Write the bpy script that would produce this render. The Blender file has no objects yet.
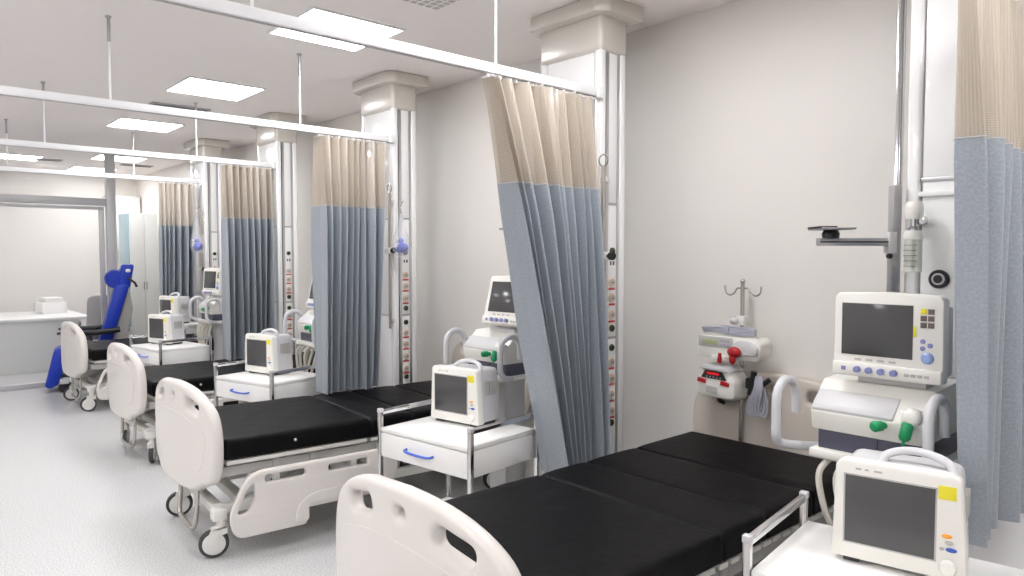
import bpy, bmesh, math, random
from mathutils import Vector, Matrix
random.seed(7)
SC = bpy.context.scene
COL = SC.collection
R = math.radians
PI = math.pi

# ------------------------------------------------------------------ materials
def lin(c):
    c = c / 255.0
    return c / 12.92 if c <= 0.04045 else ((c + 0.055) / 1.055) ** 2.4
def rgb(r, g, b): return (lin(r), lin(g), lin(b), 1.0)
M = {}
def mat(name, col, rough=0.5, metal=0.0, spec=0.5, emit=None, estr=0.0, coat=0.0, bump=None, speck=None, alpha=1.0):
    m = bpy.data.materials.new(name); m.use_nodes = True
    nt = m.node_tree; b = nt.nodes['Principled BSDF']
    b.inputs['Base Color'].default_value = rgb(*col)
    b.inputs['Roughness'].default_value = rough
    b.inputs['Metallic'].default_value = metal
    b.inputs['Specular IOR Level'].default_value = spec
    b.inputs['Coat Weight'].default_value = coat
    b.inputs['Alpha'].default_value = alpha
    if emit:
        b.inputs['Emission Color'].default_value = rgb(*emit); b.inputs['Emission Strength'].default_value = estr
    tc = None
    if bump or speck:
        tc = nt.nodes.new('ShaderNodeTexCoord')
    if speck:                                     # (scale, second colour, low, high)
        n = nt.nodes.new('ShaderNodeTexNoise'); n.inputs['Scale'].default_value = speck[0]; n.inputs['Detail'].default_value = 4
        r = nt.nodes.new('ShaderNodeValToRGB')
        r.color_ramp.elements[0].position = speck[2]; r.color_ramp.elements[0].color = rgb(*speck[1])
        r.color_ramp.elements[1].position = speck[3]; r.color_ramp.elements[1].color = rgb(*col)
        nt.links.new(tc.outputs['Object'], n.inputs['Vector']); nt.links.new(n.outputs['Fac'], r.inputs['Fac'])
        nt.links.new(r.outputs['Color'], b.inputs['Base Color'])
    if bump:                                      # (scale, strength, distance)
        n = nt.nodes.new('ShaderNodeTexNoise'); n.inputs['Scale'].default_value = bump[0]; n.inputs['Detail'].default_value = 5
        k = nt.nodes.new('ShaderNodeBump'); k.inputs['Strength'].default_value = bump[1]; k.inputs['Distance'].default_value = bump[2]
        nt.links.new(tc.outputs['Object'], n.inputs['Vector']); nt.links.new(n.outputs['Fac'], k.inputs['Height'])
        nt.links.new(k.outputs['Normal'], b.inputs['Normal'])
    M[name] = m
    return m

mat('wall_paint', (234, 230, 225), 0.45, spec=0.35, bump=(90, 0.04, 0.002))
mat('ceiling_paint', (248, 242, 239), 0.8, spec=0.2)
mat('vinyl_floor', (213, 213, 213), 0.32, spec=0.4, speck=(130, (176, 176, 178), 0.38, 0.56))
mat('white_gloss', (240, 240, 240), 0.12, spec=0.5, coat=0.3)
mat('white_panel', (238, 238, 237), 0.28, spec=0.45)
mat('cap_plaster', (206, 201, 193), 0.22, spec=0.5)
mat('aluminium', (200, 200, 203), 0.32, metal=0.85)
mat('dull_aluminium', (176, 176, 178), 0.45, metal=0.6)
mat('dark_groove', (84, 82, 84), 0.5)
mat('frame_grey', (196, 196, 198), 0.4, metal=0.15)
mat('rail_white', (238, 238, 240), 0.3, spec=0.4)
mat('bed_plastic', (219, 214, 209), 0.32, spec=0.45)
mat('head_plastic', (212, 203, 193), 0.38, spec=0.4)
mat('bed_steel', (226, 224, 219), 0.38, spec=0.4)
mat('bed_grey', (178, 177, 174), 0.45)
mat('steel_tube', (196, 192, 186), 0.25, metal=0.8)
mat('mattress_vinyl', (11, 10, 12), 0.5, spec=0.12, bump=(7, 0.35, 0.02))
mat('mattress_piping', (24, 22, 25), 0.5)
mat('black_plastic', (26, 26, 28), 0.4)
mat('dark_rubber', (62, 61, 64), 0.6)
mat('wheel_white', (228, 227, 224), 0.35)
mat('chrome', (222, 222, 224), 0.14, metal=1.0)
mat('cart_white', (243, 242, 240), 0.3, spec=0.4)
mat('blue_handle', (72, 104, 205), 0.3)
mat('device_white', (236, 234, 228), 0.35, spec=0.4)
mat('device_grey', (206, 205, 207), 0.4)
mat('device_line', (186, 184, 182), 0.5)
mat('handle_grey', (210, 210, 214), 0.35)
mat('screen_glass', (74, 74, 75), 0.14, spec=0.6)
mat('navy_panel', (82, 82, 98), 0.4)
mat('yellow_sticker', (236, 224, 48), 0.5)
mat('orange_button', (240, 160, 60), 0.4)
mat('blue_button', (48, 92, 190), 0.4)
mat('violet_knob', (132, 138, 190), 0.3)
mat('pale_blue_dial', (150, 172, 222), 0.25)
mat('brown_button', (108, 94, 92), 0.5)
mat('green_cap', (20, 148, 92), 0.35)
mat('red_label', (200, 62, 62), 0.45)
mat('red_rubber', (178, 22, 34), 0.35)
mat('socket_cream', (226, 204, 182), 0.4)
mat('outlet_green', (58, 74, 40), 0.5)
mat('lcd_green', (170, 178, 140), 0.3)
mat('led_red', (200, 30, 40), 0.3, emit=(235, 40, 50), estr=0.2)
mat('chair_blue', (28, 58, 176), 0.42, spec=0.4)
mat('mesh_grey', (168, 164, 162), 0.7)
mat('mask_blue', (78, 96, 200), 0.4)
mat('cable_grey', (170, 170, 182), 0.5)
mat('hose_beige', (206, 202, 192), 0.5)
mat('rail_bronze', (186, 179, 168), 0.4, metal=0.5)
mat('locker_grey', (220, 221, 218), 0.4)
mat('scale_dark', (90, 96, 80), 0.5)
mat('dim_diffuser', (255, 255, 255), 0.5, emit=(253, 253, 255), estr=9.5)
mat('lamp_diffuser', (255, 255, 255), 0.5, emit=(253, 253, 255), estr=13.0)

def clear_mat(name, col, mixfac, rough=0.05):
    m = bpy.data.materials.new(name); m.use_nodes = True; nt = m.node_tree; nt.nodes.clear()
    o = nt.nodes.new('ShaderNodeOutputMaterial'); mx = nt.nodes.new('ShaderNodeMixShader')
    t = nt.nodes.new('ShaderNodeBsdfTransparent'); t.inputs[0].default_value = rgb(*[min(255, int(c*0.2+204)) for c in col])
    p = nt.nodes.new('ShaderNodeBsdfPrincipled'); p.inputs['Base Color'].default_value = rgb(*col); p.inputs['Roughness'].default_value = rough
    mx.inputs[0].default_value = mixfac
    nt.links.new(t.outputs[0], mx.inputs[1]); nt.links.new(p.outputs[0], mx.inputs[2]); nt.links.new(mx.outputs[0], o.inputs[0])
    M[name] = m
clear_mat('clear_plastic', (235, 236, 240), 0.22)
clear_mat('pane_glass', (240, 242, 244), 0.10)
clear_mat('cyan_glass', (196, 222, 232), 0.55)
clear_mat('tube_glass', (232, 236, 226), 0.45)

def fabric_mat():
    m = bpy.data.materials.new('curtain_cloth'); m.use_nodes = True; nt = m.node_tree; b = nt.nodes['Principled BSDF']
    b.inputs['Roughness'].default_value = 0.42; b.inputs['Sheen Weight'].default_value = 0.1
    uv = nt.nodes.new('ShaderNodeUVMap'); n = nt.nodes.new('ShaderNodeTexNoise'); n.inputs['Scale'].default_value = 110; n.inputs['Detail'].default_value = 3
    r = nt.nodes.new('ShaderNodeValToRGB')
    r.color_ramp.elements[0].position = 0.42; r.color_ramp.elements[0].color = rgb(150, 158, 167)
    r.color_ramp.elements[1].position = 0.72; r.color_ramp.elements[1].color = rgb(166, 172, 180)
    nt.links.new(uv.outputs[0], n.inputs['Vector']); nt.links.new(n.outputs['Fac'], r.inputs['Fac']); nt.links.new(r.outputs[0], b.inputs['Base Color'])
    M['curtain_cloth'] = m
    m = bpy.data.materials.new('curtain_net'); m.use_nodes = True; nt = m.node_tree; b = nt.nodes['Principled BSDF']
    b.inputs['Base Color'].default_value = rgb(187, 175, 160); b.inputs['Roughness'].default_value = 0.7
    uv = nt.nodes.new('ShaderNodeUVMap'); sp = nt.nodes.new('ShaderNodeSeparateXYZ'); nt.links.new(uv.outputs[0], sp.inputs[0])
    outs = []
    for ax, sc in ((0, 95.0), (1, 150.0)):
        mu = nt.nodes.new('ShaderNodeMath'); mu.operation = 'MULTIPLY'; mu.inputs[1].default_value = sc; nt.links.new(sp.outputs[ax], mu.inputs[0])
        fr = nt.nodes.new('ShaderNodeMath'); fr.operation = 'FRACT'; nt.links.new(mu.outputs[0], fr.inputs[0])
        lt = nt.nodes.new('ShaderNodeMath'); lt.operation = 'GREATER_THAN'; lt.inputs[1].default_value = 0.5; nt.links.new(fr.outputs[0], lt.inputs[0])
        outs.append(lt)
    hole = nt.nodes.new('ShaderNodeMath'); hole.operation = 'MULTIPLY'
    nt.links.new(outs[0].outputs[0], hole.inputs[0]); nt.links.new(outs[1].outputs[0], hole.inputs[1])
    al = nt.nodes.new('ShaderNodeMath'); al.operation = 'MULTIPLY_ADD'; al.inputs[1].default_value = -0.6; al.inputs[2].default_value = 0.95
    nt.links.new(hole.outputs[0], al.inputs[0]); nt.links.new(al.outputs[0], b.inputs['Alpha'])
    M['curtain_net'] = m
fabric_mat()

# ------------------------------------------------------------------ mesh helpers
class MB:
    def __init__(s): s.bm = bmesh.new()
    def merge(s, bm, mtx=None):
        if mtx is not None: bmesh.ops.transform(bm, matrix=mtx, verts=bm.verts)
        me = bpy.data.meshes.new('t'); bm.to_mesh(me); bm.free(); s.bm.from_mesh(me); bpy.data.meshes.remove(me); return s
    def box(s, x0, x1, y0, y1, z0, z1, bev=0.0, seg=2, taper=None, mtx=None):
        bm = bmesh.new(); bmesh.ops.create_cube(bm, size=1)
        for v in bm.verts:
            tx = ty = 1.0
            if taper and v.co.z > 0: tx, ty = taper
            v.co = Vector(((x0+x1)/2 + v.co.x*(x1-x0)*tx, (y0+y1)/2 + v.co.y*(y1-y0)*ty, (z0+z1)/2 + v.co.z*(z1-z0)))
        if bev: bmesh.ops.bevel(bm, geom=bm.edges[:], offset=bev, segments=seg, profile=0.5, affect='EDGES')
        return s.merge(bm, mtx)
    def tube(s, pts, r, n=10, closed=False, caps=True):
        pts = [Vector(p) for p in pts]; m = len(pts); bm = bmesh.new(); rings = []
        up = None
        for i, p in enumerate(pts):
            a = pts[(i-1) % m] if (i > 0 or closed) else p; b = pts[(i+1) % m] if (i < m-1 or closed) else p
            t = (b-a).normalized()
            if up is None:
                up = Vector((0, 0, 1)) if abs(t.z) < 0.9 else Vector((1, 0, 0))
            sd = t.cross(up)
            if sd.length < 1e-6: sd = t.orthogonal()
            sd.normalize(); up = sd.cross(t).normalized()
            rr = r[i] if isinstance(r, (list, tuple)) else r
            rings.append([bm.verts.new(p + (sd*math.cos(2*PI*k/n) + up*math.sin(2*PI*k/n))*rr) for k in range(n)])
        for i in range(m if closed else m-1):
            A, B = rings[i], rings[(i+1) % m]
            for k in range(n): bm.faces.new((A[k], A[(k+1) % n], B[(k+1) % n], B[k]))
        if caps and not closed:
            bm.faces.new(rings[0][::-1]); bm.faces.new(rings[-1])
        bmesh.ops.recalc_face_normals(bm, faces=bm.faces[:])
        return s.merge(bm)
    def lathe(s, prof, n=24, mtx=None):            # prof: (radius, z), about z
        bm = bmesh.new(); rings = []
        for r_, z in prof:
            rings.append([bm.verts.new((0, 0, z))] if r_ < 1e-6 else [bm.verts.new((r_*math.cos(2*PI*k/n), r_*math.sin(2*PI*k/n), z)) for k in range(n)])
        for A, B in zip(rings, rings[1:]):
            for k in range(n):
                k2 = (k+1) % n
                if len(A) == 1 and len(B) == 1: continue
                if len(A) == 1: bm.faces.new((A[0], B[k], B[k2]))
                elif len(B) == 1: bm.faces.new((A[k], A[k2], B[0]))
                else: bm.faces.new((A[k], A[k2], B[k2], B[k]))
        bmesh.ops.recalc_face_normals(bm, faces=bm.faces[:])
        return s.merge(bm, mtx)
    def prism(s, pts, a0, a1, axis='x', bev=0.0):
        # outline in the two other axes, extruded along axis
        bm = bmesh.new()
        def P(p, a):
            return {'x': (a, p[0], p[1]), 'y': (p[0], a, p[1]), 'z': (p[0], p[1], a)}[axis]
        A = [bm.verts.new(P(p, a0)) for p in pts]; B = [bm.verts.new(P(p, a1)) for p in pts]
        n = len(pts)
        bm.faces.new(A); bm.faces.new(B[::-1])
        for i in range(n): bm.faces.new((A[i], B[i], B[(i+1) % n], A[(i+1) % n]))
        bmesh.ops.recalc_face_normals(bm, faces=bm.faces[:])
        if bev: bmesh.ops.bevel(bm, geom=bm.edges[:], offset=bev, segments=2, profile=0.5, affect='EDGES')
        return s.merge(bm)
    def ball(s, c, r, sub=2, sc=(1, 1, 1)):
        bm = bmesh.new(); bmesh.ops.create_icosphere(bm, subdivisions=sub, radius=1)
        return s.merge(bm, Matrix.Translation(Vector(c)) @ Matrix.Diagonal((r*sc[0], r*sc[1], r*sc[2], 1)))
    def board(s, outline, holes, thick, bev, axis='y', pos=0.0):
        # rounded board with holes: closed outlines filled and given a rounded edge
        cu = bpy.data.curves.new('c', 'CURVE'); cu.dimensions = '2D'; cu.fill_mode = 'BOTH'
        cu.extrude = max(thick/2 - bev, 0.0005); cu.bevel_depth = bev; cu.bevel_resolution = 3; cu.offset = -bev
        for o in [outline] + holes:
            sp = cu.splines.new('POLY'); sp.points.add(len(o)-1)
            for q, p in zip(sp.points, o): q.co = (p[0], p[1], 0, 1)
            sp.use_cyclic_u = True
        ob = bpy.data.objects.new('c', cu); COL.objects.link(ob); dg = bpy.context.evaluated_depsgraph_get()
        me = bpy.data.meshes.new_from_object(ob.evaluated_get(dg)); bpy.data.objects.remove(ob); bpy.data.curves.remove(cu)
        for v in me.vertices:
            x, y, z = v.co
            v.co = (x, pos + z, y) if axis == 'y' else ((pos + z, x, y) if axis == 'x' else (x, y, pos + z))
        bm = bmesh.new(); bm.from_mesh(me); bpy.data.meshes.remove(me)
        bmesh.ops.remove_doubles(bm, verts=bm.verts[:], dist=1e-5); bmesh.ops.recalc_face_normals(bm, faces=bm.faces[:])
        return s.merge(bm)
    def bend(s, k, x1=.5, step=.04):
        # curve a flat board about the vertical: y grows with the square of x
        n = int(x1/step)
        for i in range(-n, n+1):
            bmesh.ops.bisect_plane(s.bm, geom=s.bm.verts[:]+s.bm.edges[:]+s.bm.faces[:], plane_co=(i*step+.001, 0, 0), plane_no=(1, 0, 0))
        for v in s.bm.verts: v.co.y += k*v.co.x**2
        return s
    def obj(s, name, m, parent=None, ang=38, loc=None):
        me = bpy.data.meshes.new(name)
        for f in s.bm.faces: f.smooth = True
        lim = R(ang)
        for e in s.bm.edges:
            e.smooth = not (len(e.link_faces) != 2 or e.calc_face_angle(0) > lim)
        s.bm.to_mesh(me); s.bm.free()
        me.materials.append(M[m])
        o = bpy.data.objects.new(name, me); COL.objects.link(o)
        if parent: o.parent = parent
        if loc: o.location = loc
        return o

def arc(cx, cy, r, a0, a1, n=8):
    return [(cx + r*math.cos(R(a0 + (a1-a0)*i/n)), cy + r*math.sin(R(a0 + (a1-a0)*i/n))) for i in range(n+1)]
def rpoly(pts, n=6):
    """closed outline with rounded corners: pts = (x, y, radius)"""
    out = []; m = len(pts)
    for i in range(m):
        p = Vector(pts[i][:2]); a = Vector(pts[i-1][:2]); b = Vector(pts[(i+1) % m][:2]); r = pts[i][2]
        if r <= 0: out.append(tuple(p)); continue
        d1 = (a-p); d2 = (b-p); r = min(r, d1.length*0.49, d2.length*0.49)
        q1 = p + d1.normalized()*r; q2 = p + d2.normalized()*r
        for k in range(n+1):
            t = k/n; out.append(tuple(q1*(1-t)**2 + p*2*t*(1-t) + q2*t*t))
    return out
def smooth_path(pts, n=8):
    """Catmull-Rom through 3D points"""
    P = [Vector(p) for p in pts]; P = [P[0]*2-P[1]] + P + [P[-1]*2-P[-2]]; out = []
    for i in range(1, len(P)-2):
        for k in range(n):
            t = k/n; a, b, c, d = P[i-1], P[i], P[i+1], P[i+2]
            out.append(0.5*((2*b) + (c-a)*t + (2*a-5*b+4*c-d)*t*t + (3*b-a-3*c+d)*t*t*t))
    out.append(P[-2]); return out
def rot_to(axis):
    return Vector((0, 0, 1)).rotation_difference(Vector(axis)).to_matrix().to_4x4()
def disc_at(mb, c, axis, r, h, n=20, bev=0.0):
    pr = [(0, 0), (r, 0), (r, h-bev), (r-bev, h), (0, h)] if bev else [(0, 0), (r, 0), (r, h), (0, h)]
    return mb.lathe(pr, n, Matrix.Translation(Vector(c)) @ rot_to(axis))

def tag(o, label, cat, group=None, kind=None):
    o['label'] = label; o['category'] = cat
    if group: o['group'] = group
    if kind: o['kind'] = kind
    return o
def thing(name, label, cat, loc=(0, 0, 0), rz=0.0, group=None):
    o = bpy.data.objects.new(name, None); COL.objects.link(o); o.empty_display_size = 0.05
    o.location = loc; o.rotation_euler = (0, 0, R(rz)); tag(o, label, cat, group); return o
def dup(root, loc, rz, label):
    r = root.copy(); COL.objects.link(r); r.location = loc; r.rotation_euler = (0, 0, R(rz)); r['label'] = label
    for c in list(root.children):
        d = c.copy(); COL.objects.link(d); d.parent = r
        for g in list(c.children):
            e = g.copy(); COL.objects.link(e); e.parent = d
    return r
def kids(o, name): return [c for c in o.children if c.name.split('.')[0] == name]
def struct(name, mb, m):
    o = mb.obj(name, m); o['kind'] = 'structure'; return o

# ------------------------------------------------------------------ setting
WY, CZ = 3.46, 2.95           # bed wall, ceiling
X0, X1, Y0 = -13.6, 3.2, -4.2
struct('floor', MB().box(X0-.1, X1+.1, Y0-.1, WY+.1, -.1, 0), 'vinyl_floor')
struct('ceiling', MB().box(X0-.1, X1+.1, Y0-.1, WY+.1, CZ, CZ+.1), 'ceiling_paint')
struct('wall_back', MB().box(X0-.1, X1+.1, WY, WY+.1, 0, CZ), 'wall_paint')
struct('wall_left', MB().box(X0-.1, X0, Y0, WY, 0, CZ), 'wall_paint')
struct('wall_right', MB().box(X1, X1+.1, Y0, WY, 0, CZ), 'wall_paint')
struct('wall_front', MB().box(X0-.1, X1+.1, Y0-.1, Y0, 0, CZ), 'wall_paint')
struct('baseboard_back', MB().box(X0, X1, WY-.014, WY, 0, .09, .004), 'white_panel')
struct('baseboard_left', MB().box(X0, X0+.014, Y0, WY-.014, 0, .09, .004), 'white_panel')
# glazed partition with grey frame at the far end
PX = -10.3
w = thing('window_1', 'grey framed glass partition with header bar behind the white desk', 'partition', (PX, 0, 0)); w['kind'] = 'structure'
mb = MB(); mb.box(-.04, .04, 2.26, 2.37, 0, CZ, .006); mb.box(-.04, .04, -1.6, 2.262, 2.235, 2.33, .006)
mb.box(-.04, .04, -1.7, -1.6, 0, CZ, .006); mb.box(-.03, .03, .25, .33, 0, 2.24, .005)
mb.box(-.03, .03, -1.6, 2.262, 0, .06, .005)
mb.obj('window_frame', 'frame_grey', w)
mb = MB(); mb.box(-.025, .025, 2.18, 2.235, .06, 2.19, .004); mb.box(-.025, .025, .33, .385, .06, 2.19, .004); mb.box(-.025, .025, .33, 2.235, 2.185, 2.225, .004)
mb.obj('sash_frame', 'frame_grey', w)
MB().box(-.004, .004, .385, 2.18, .07, 2.185).obj('pane', 'pane_glass', w)
MB().box(-.004, .004, -1.6, 2.26, 2.33, CZ).obj('pane', 'pane_glass', w)
MB().box(-.004, .004, -1.6, .25, .07, 2.235).obj('pane', 'pane_glass', w)

# ceiling lights
def ceiling_light(x, y, label, sx=.6, sy=.6, m='lamp_diffuser'):
    t = thing('ceiling_light', label, 'ceiling light', (x, y, CZ), 0, 'square ceiling light panels')
    mb = MB(); h = .0
    a, b = sx/2, sy/2
    for q in ((-a, a, -b, -b+.016), (-a, a, b-.016, b), (-a, -a+.016, -b+.016, b-.016), (a-.016, a, -b+.016, b-.016)):
        mb.box(q[0], q[1], q[2], q[3], -.012, -.0005, .002)
    mb.obj('frame', 'rail_white', t)
    MB().box(-a+.016, a-.016, -b+.016, b-.016, -.009, -.0005).obj('diffuser', m, t)
    return t
ceiling_light(-3.95, 2.12, 'bright square ceiling panel crossed by the closest curtain rail')
ceiling_light(-5.97, 2.12, 'bright square ceiling panel between the closest and second curtain rails, clear of both')
ceiling_light(-8.07, 2.15, 'bright square ceiling panel seen just below the second curtain rail')
ceiling_light(-11.05, 2.6, 'ceiling panel seen behind the top of the grey partition post', m='dim_diffuser')
ceiling_light(-12.75, 2.62, 'ceiling panel deepest in the room, left of the far partition post', m='dim_diffuser')
ceiling_light(-11.8, 1.5, 'far ceiling panel beyond the clerestory glass beside a slot vent', m='dim_diffuser')
for x, y in ((-1.93, 2.12), (.1, 2.12), (-1.93, -.5), (-3.95, -.5), (-5.97, -.5), (-8.07, -.5), (.1, -.5), (-3.0, -2.8), (-7.0, -2.8), (0.6, -2.8)):
    ceiling_light(x, y, 'square ceiling light panel outside the pictured part of the ward')

# ceiling vent tile, slot vents, smoke detector
t = thing('ceiling_vent', 'square perforated air tile in the ceiling above the closest curtain', 'vent', (-3.02, 2.13, CZ))
MB().box(-.22, .22, -.22, .22, -.012, -.0005, .003).obj('frame', 'ceiling_paint', t)
mb = MB()
for i in range(9):
    for j in range(9):
        mb.box(-.19+i*.0475-.016, -.19+i*.0475+.016, -.19+j*.0475-.016, -.19+j*.0475+.016, -.0135, -.0115)
mb.obj('grille', 'device_line', t)
def slot_vent(x, y, l, label):
    t = thing('slot_vent', label, 'vent', (x, y, CZ), 0, 'slot vents in the ceiling')
    MB().box(-.09, .09, -l/2, l/2, -.012, -.0005, .003).obj('frame', 'dull_aluminium', t)
    mb = MB()
    for k in (-.045, 0, .045): mb.box(k-.014, k+.014, -l/2+.02, l/2-.02, -.0145, -.0115)
    mb.obj('slat', 'dark_groove', t)
slot_vent(-11.73, 3.0, .42, 'grey slot vent right of the far partition post')
slot_vent(-11.85, 1.88, .36, 'grey slot vent left of the far partition post')
slot_vent(-6.9, 2.13, .5, 'slim slot vent hidden half behind the second curtain rail')
t = thing('smoke_detector', 'small white round smoke detector on the ceiling near the far corner', 'detector', (-12.6, 3.15, CZ))
MB().lathe([(0, -.045), (.035, -.045), (.05, -.03), (.055, 0), (0, 0)], 20).obj('body', 'white_panel', t)
MB().lathe([(0, -.06), (.02, -.06), (.024, -.045), (0, -.045)], 16).obj('sensor_cap', 'device_grey', t)

# ------------------------------------------------------------------ service columns
def service_column(x, label, side=True):
    """front face at y=2.9, right edge at local x=0, width .46, depth .21"""
    t = thing('service_column', label, 'column', (x, 2.9, 0), 0, 'white service columns along the bed wall')
    W, D = .46, .21
    MB().box(-W+.02, -.02, .02, D-.02, 0, 2.72).obj('core', 'dull_aluminium', t)
    MB().box(-W-.005, .008, -.008, D+.008, 2.68, 2.895, .03, 4).obj('soffit', 'cap_plaster', t)
    c = .06
    ol = [(-W-.07, D+.07), (-W-.07, -.07+c), (-W-.07+c, -.07), (.07-c, -.07), (.07, -.07+c), (.07, D+.07)]
    mb = MB(); mb.prism(ol, 2.868, CZ-.001, 'z', .01); mb.obj('cap', 'cap_plaster', t)
    for px, py in ((-W, 0), (-.048, 0), (-W, D-.048), (-.048, D-.048)):
        MB().box(px, px+.048, py, py+.048, 0, 2.7, .012, 3).obj('corner_profile', 'white_gloss', t)
    for z0, z1 in ((.02, 1.15), (1.16, 1.875), (1.885, 2.7)):
        MB().box(-W+.056, -.056, .008, .03, z0, z1, .003).obj('front_panel', 'white_gloss', t)
    mb = MB()
    for z in (1.155, 1.88): mb.box(-W+.05, -.05, .004, .03, z-.007, z+.007, .002)
    mb.obj('seam_trim', 'aluminium', t)
    # socket side facing +x
    mb = MB(); mb.box(-.024, -.006, .054, .076, 0, 2.69, .002); mb.box(-.024, -.006, .145, .165, 0, 2.69, .002)
    mb.obj('side_profile', 'aluminium', t)
    mb = MB(); mb.box(-.03, -.012, .048, .055, 0, 2.69); mb.box(-.03, -.012, .166, .17, 0, 2.69); mb.obj('groove', 'dark_groove', t)
    for z0, z1 in ((.02, 1.15), (1.16, 1.875), (1.885, 2.69)):
        MB().box(-.03, -.008, .077, .144, z0, z1, .002).obj('side_panel', 'white_panel', t)
    mb = MB()
    for z in (1.155, 1.88): mb.box(-.03, -.007, .06, .16, z-.007, z+.007, .002)
    mb.obj('seam_trim', 'dull_aluminium', t)
    if not side: return t
    yc = .108
    for z in (1.627, 1.206, 1.10, .686):
        o = disc_at(MB(), (-.009, yc, z), (1, 0, 0), .019, .012, 18, .004).obj('gas_outlet', 'outlet_green', t)
        disc_at(MB(), (.002, yc, z), (1, 0, 0), .008, .004, 12).obj('outlet_hole', 'black_plastic', o)
    MB().box(-.009, -.006, yc-.016, yc-.004, 1.55, 1.572).box(-.009, -.006, yc+.006, yc+.02, 1.55, 1.572).obj('name_plate', 'brown_button', t)
    for z in (1.456, 1.371, 1.278, 1.02, .932, .84, .749):
        mb = MB(); disc_at(mb, (-.009, yc, z), (1, 0, 0), .026, .008, 22, .003); o = mb.obj('power_socket', 'socket_cream', t)
        mb = MB(); disc_at(mb, (-.0015, yc, z), (1, 0, 0), .017, .002, 18)
        mb.obj('socket_well', 'device_line', o)
        mb = MB()
        for d in (-.007, .007): disc_at(mb, (.0002, yc+d, z), (1, 0, 0), .0035, .0012, 8)
        mb.obj('socket_pin_hole', 'black_plastic', o)
        MB().box(-.009, -.0062, yc-.026, yc+.026, z-.041, z-.029, .001).obj('red_label', 'red_label', t)
    return t
colA = service_column(-2.54, 'white service column behind the closest gathered curtain, beside the bed with pumps')
for x, lb in ((-4.56, 'white service column with blue bag hung on its corner, second from the pump bed'),
              (-6.59, 'white service column right behind the third gathered curtain, with no bag on it'),
              (-8.58, 'white service column deepest along the wall, blue bag hung before it')):
    dup(colA, (x, 2.9, 0), 0, lb)
colZ = service_column(-.57, 'white service column behind the large ventilator display, holding the oxygen flowmeter', side=False)
mb = MB(); disc_at(mb, (-.34, .008, 1.516), (0, -1, 0), .034, .014, 26, .005); o = mb.obj('gas_outlet', 'black_plastic', colZ)
mb = MB(); disc_at(mb, (-.34, -.004, 1.516), (0, -1, 0), .022, .004, 22); mb.obj('outlet_ring', 'device_grey', o)
mb = MB(); disc_at(mb, (-.34, -.007, 1.516), (0, -1, 0), .015, .004, 18); mb.obj('outlet_core', 'black_plastic', o)
MB().box(-.415, -.06, -.004, .012, 1.818, 1.838, .004).obj('white_strip', 'white_gloss', colZ)
mb = MB(); mb.box(-.500, -.488, -.006, .012, 0, 2.69, .003); mb.box(-.500, -.488, .014, .05, 0, 2.69, .003); mb.obj('corner_rail', 'chrome', colZ)

# equipment rails with clamps on column corners (bronze bar)
def equipment_rail(x, label, clamp_z, z0=1.2, z1=2.07):
    t = thing('equipment_rail', label, 'rail', (x, 2.876, 0), 0, 'bronze equipment rails on the columns')
    MB().box(-.009, .009, -.009, .009, z0, z1, .003).obj('bar', 'rail_bronze', t)
    mb = MB()
    for z in (z0+.06, z1-.07): mb.box(-.03, .014, .008, .036, z-.016, z+.016, .004)
    mb.obj('bracket', 'device_grey', t)
    mb = MB(); mb.tube([(-.0+.03*math.sin(a)-.0, -.0, z1+.03-.03*math.cos(a)) for a in [i*2*PI/18 for i in range(18)]], .004, 8, closed=True)
    mb.obj('ring', 'steel_tube', t)
    o = MB().box(-.035, .035, -.03, .02, clamp_z-.022, clamp_z+.022, .006).obj('clamp', 'device_white', t)
    mb = MB(); mb.lathe([(0, 0), (.008, 0), (.008, .03), (.022, .034), (.022, .05), (0, .052)], 16, Matrix.Translation((.034, -.005, clamp_z)) @ rot_to((1, -.3, 0)))
    mb.obj('knob', 'black_plastic', o)
equipment_rail(-2.497, 'bronze upright rail with clamp and ring beside the closest gathered curtain', 1.60, 1.28)
equipment_rail(-4.575, 'bronze upright rail with black knob clamp beside the hanging blue bag and second curtain', 1.64, 1.06)
equipment_rail(-8.60, 'bronze upright rail by the deepest gathered curtain', 1.45)

# ------------------------------------------------------------------ curtain rails and curtains
def curtain_rail(x, label):
    t = thing('curtain_rail', label, 'curtain rail', (x, 0, 2.46), 0, 'white curtain rails under the ceiling')
    mb = MB(); mb.box(-.018, .018, -1.7, 2.895, -.022, .022, .003); mb.obj('rail', 'rail_white', t)
    MB().box(-.006, .006, -1.7, 2.89, -.026, -.021).obj('track_slot', 'device_line', t)
    for y in (2.18, 1.04, -.1, -1.24):
        o = MB().tube([(0, y, .02), (0, y, CZ-2.46-.001)], .006, 10).obj('hanger_rod', 'rail_white', t)
        MB().lathe([(0, 0), (.009, 0), (.009, .13), (.016, .135), (.016, .142), (0, .142)], 14, Matrix.Translation((0, y, CZ-2.46-.143))).obj('rod_sleeve', 'dull_aluminium', o)
    MB().box(-.025, .025, 2.865, 2.905, -.03, .03, .004).obj('end_bracket', 'rail_white', t)
    return t
curtain_rail(-2.55, 'white curtain rail closest in view, running across the first ceiling panel')
curtain_rail(-4.57, 'white curtain rail second from the ventilator display, with slim hanger rods')
curtain_rail(-6.62, 'white curtain rail third from the ventilator display, below the slim hanger rod pair')
curtain_rail(-8.64, 'white curtain rail deepest in the ward, above the last gathered curtain')
curtain_rail(-.66, 'white curtain rail above the curtain beside the ventilator')

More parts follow.
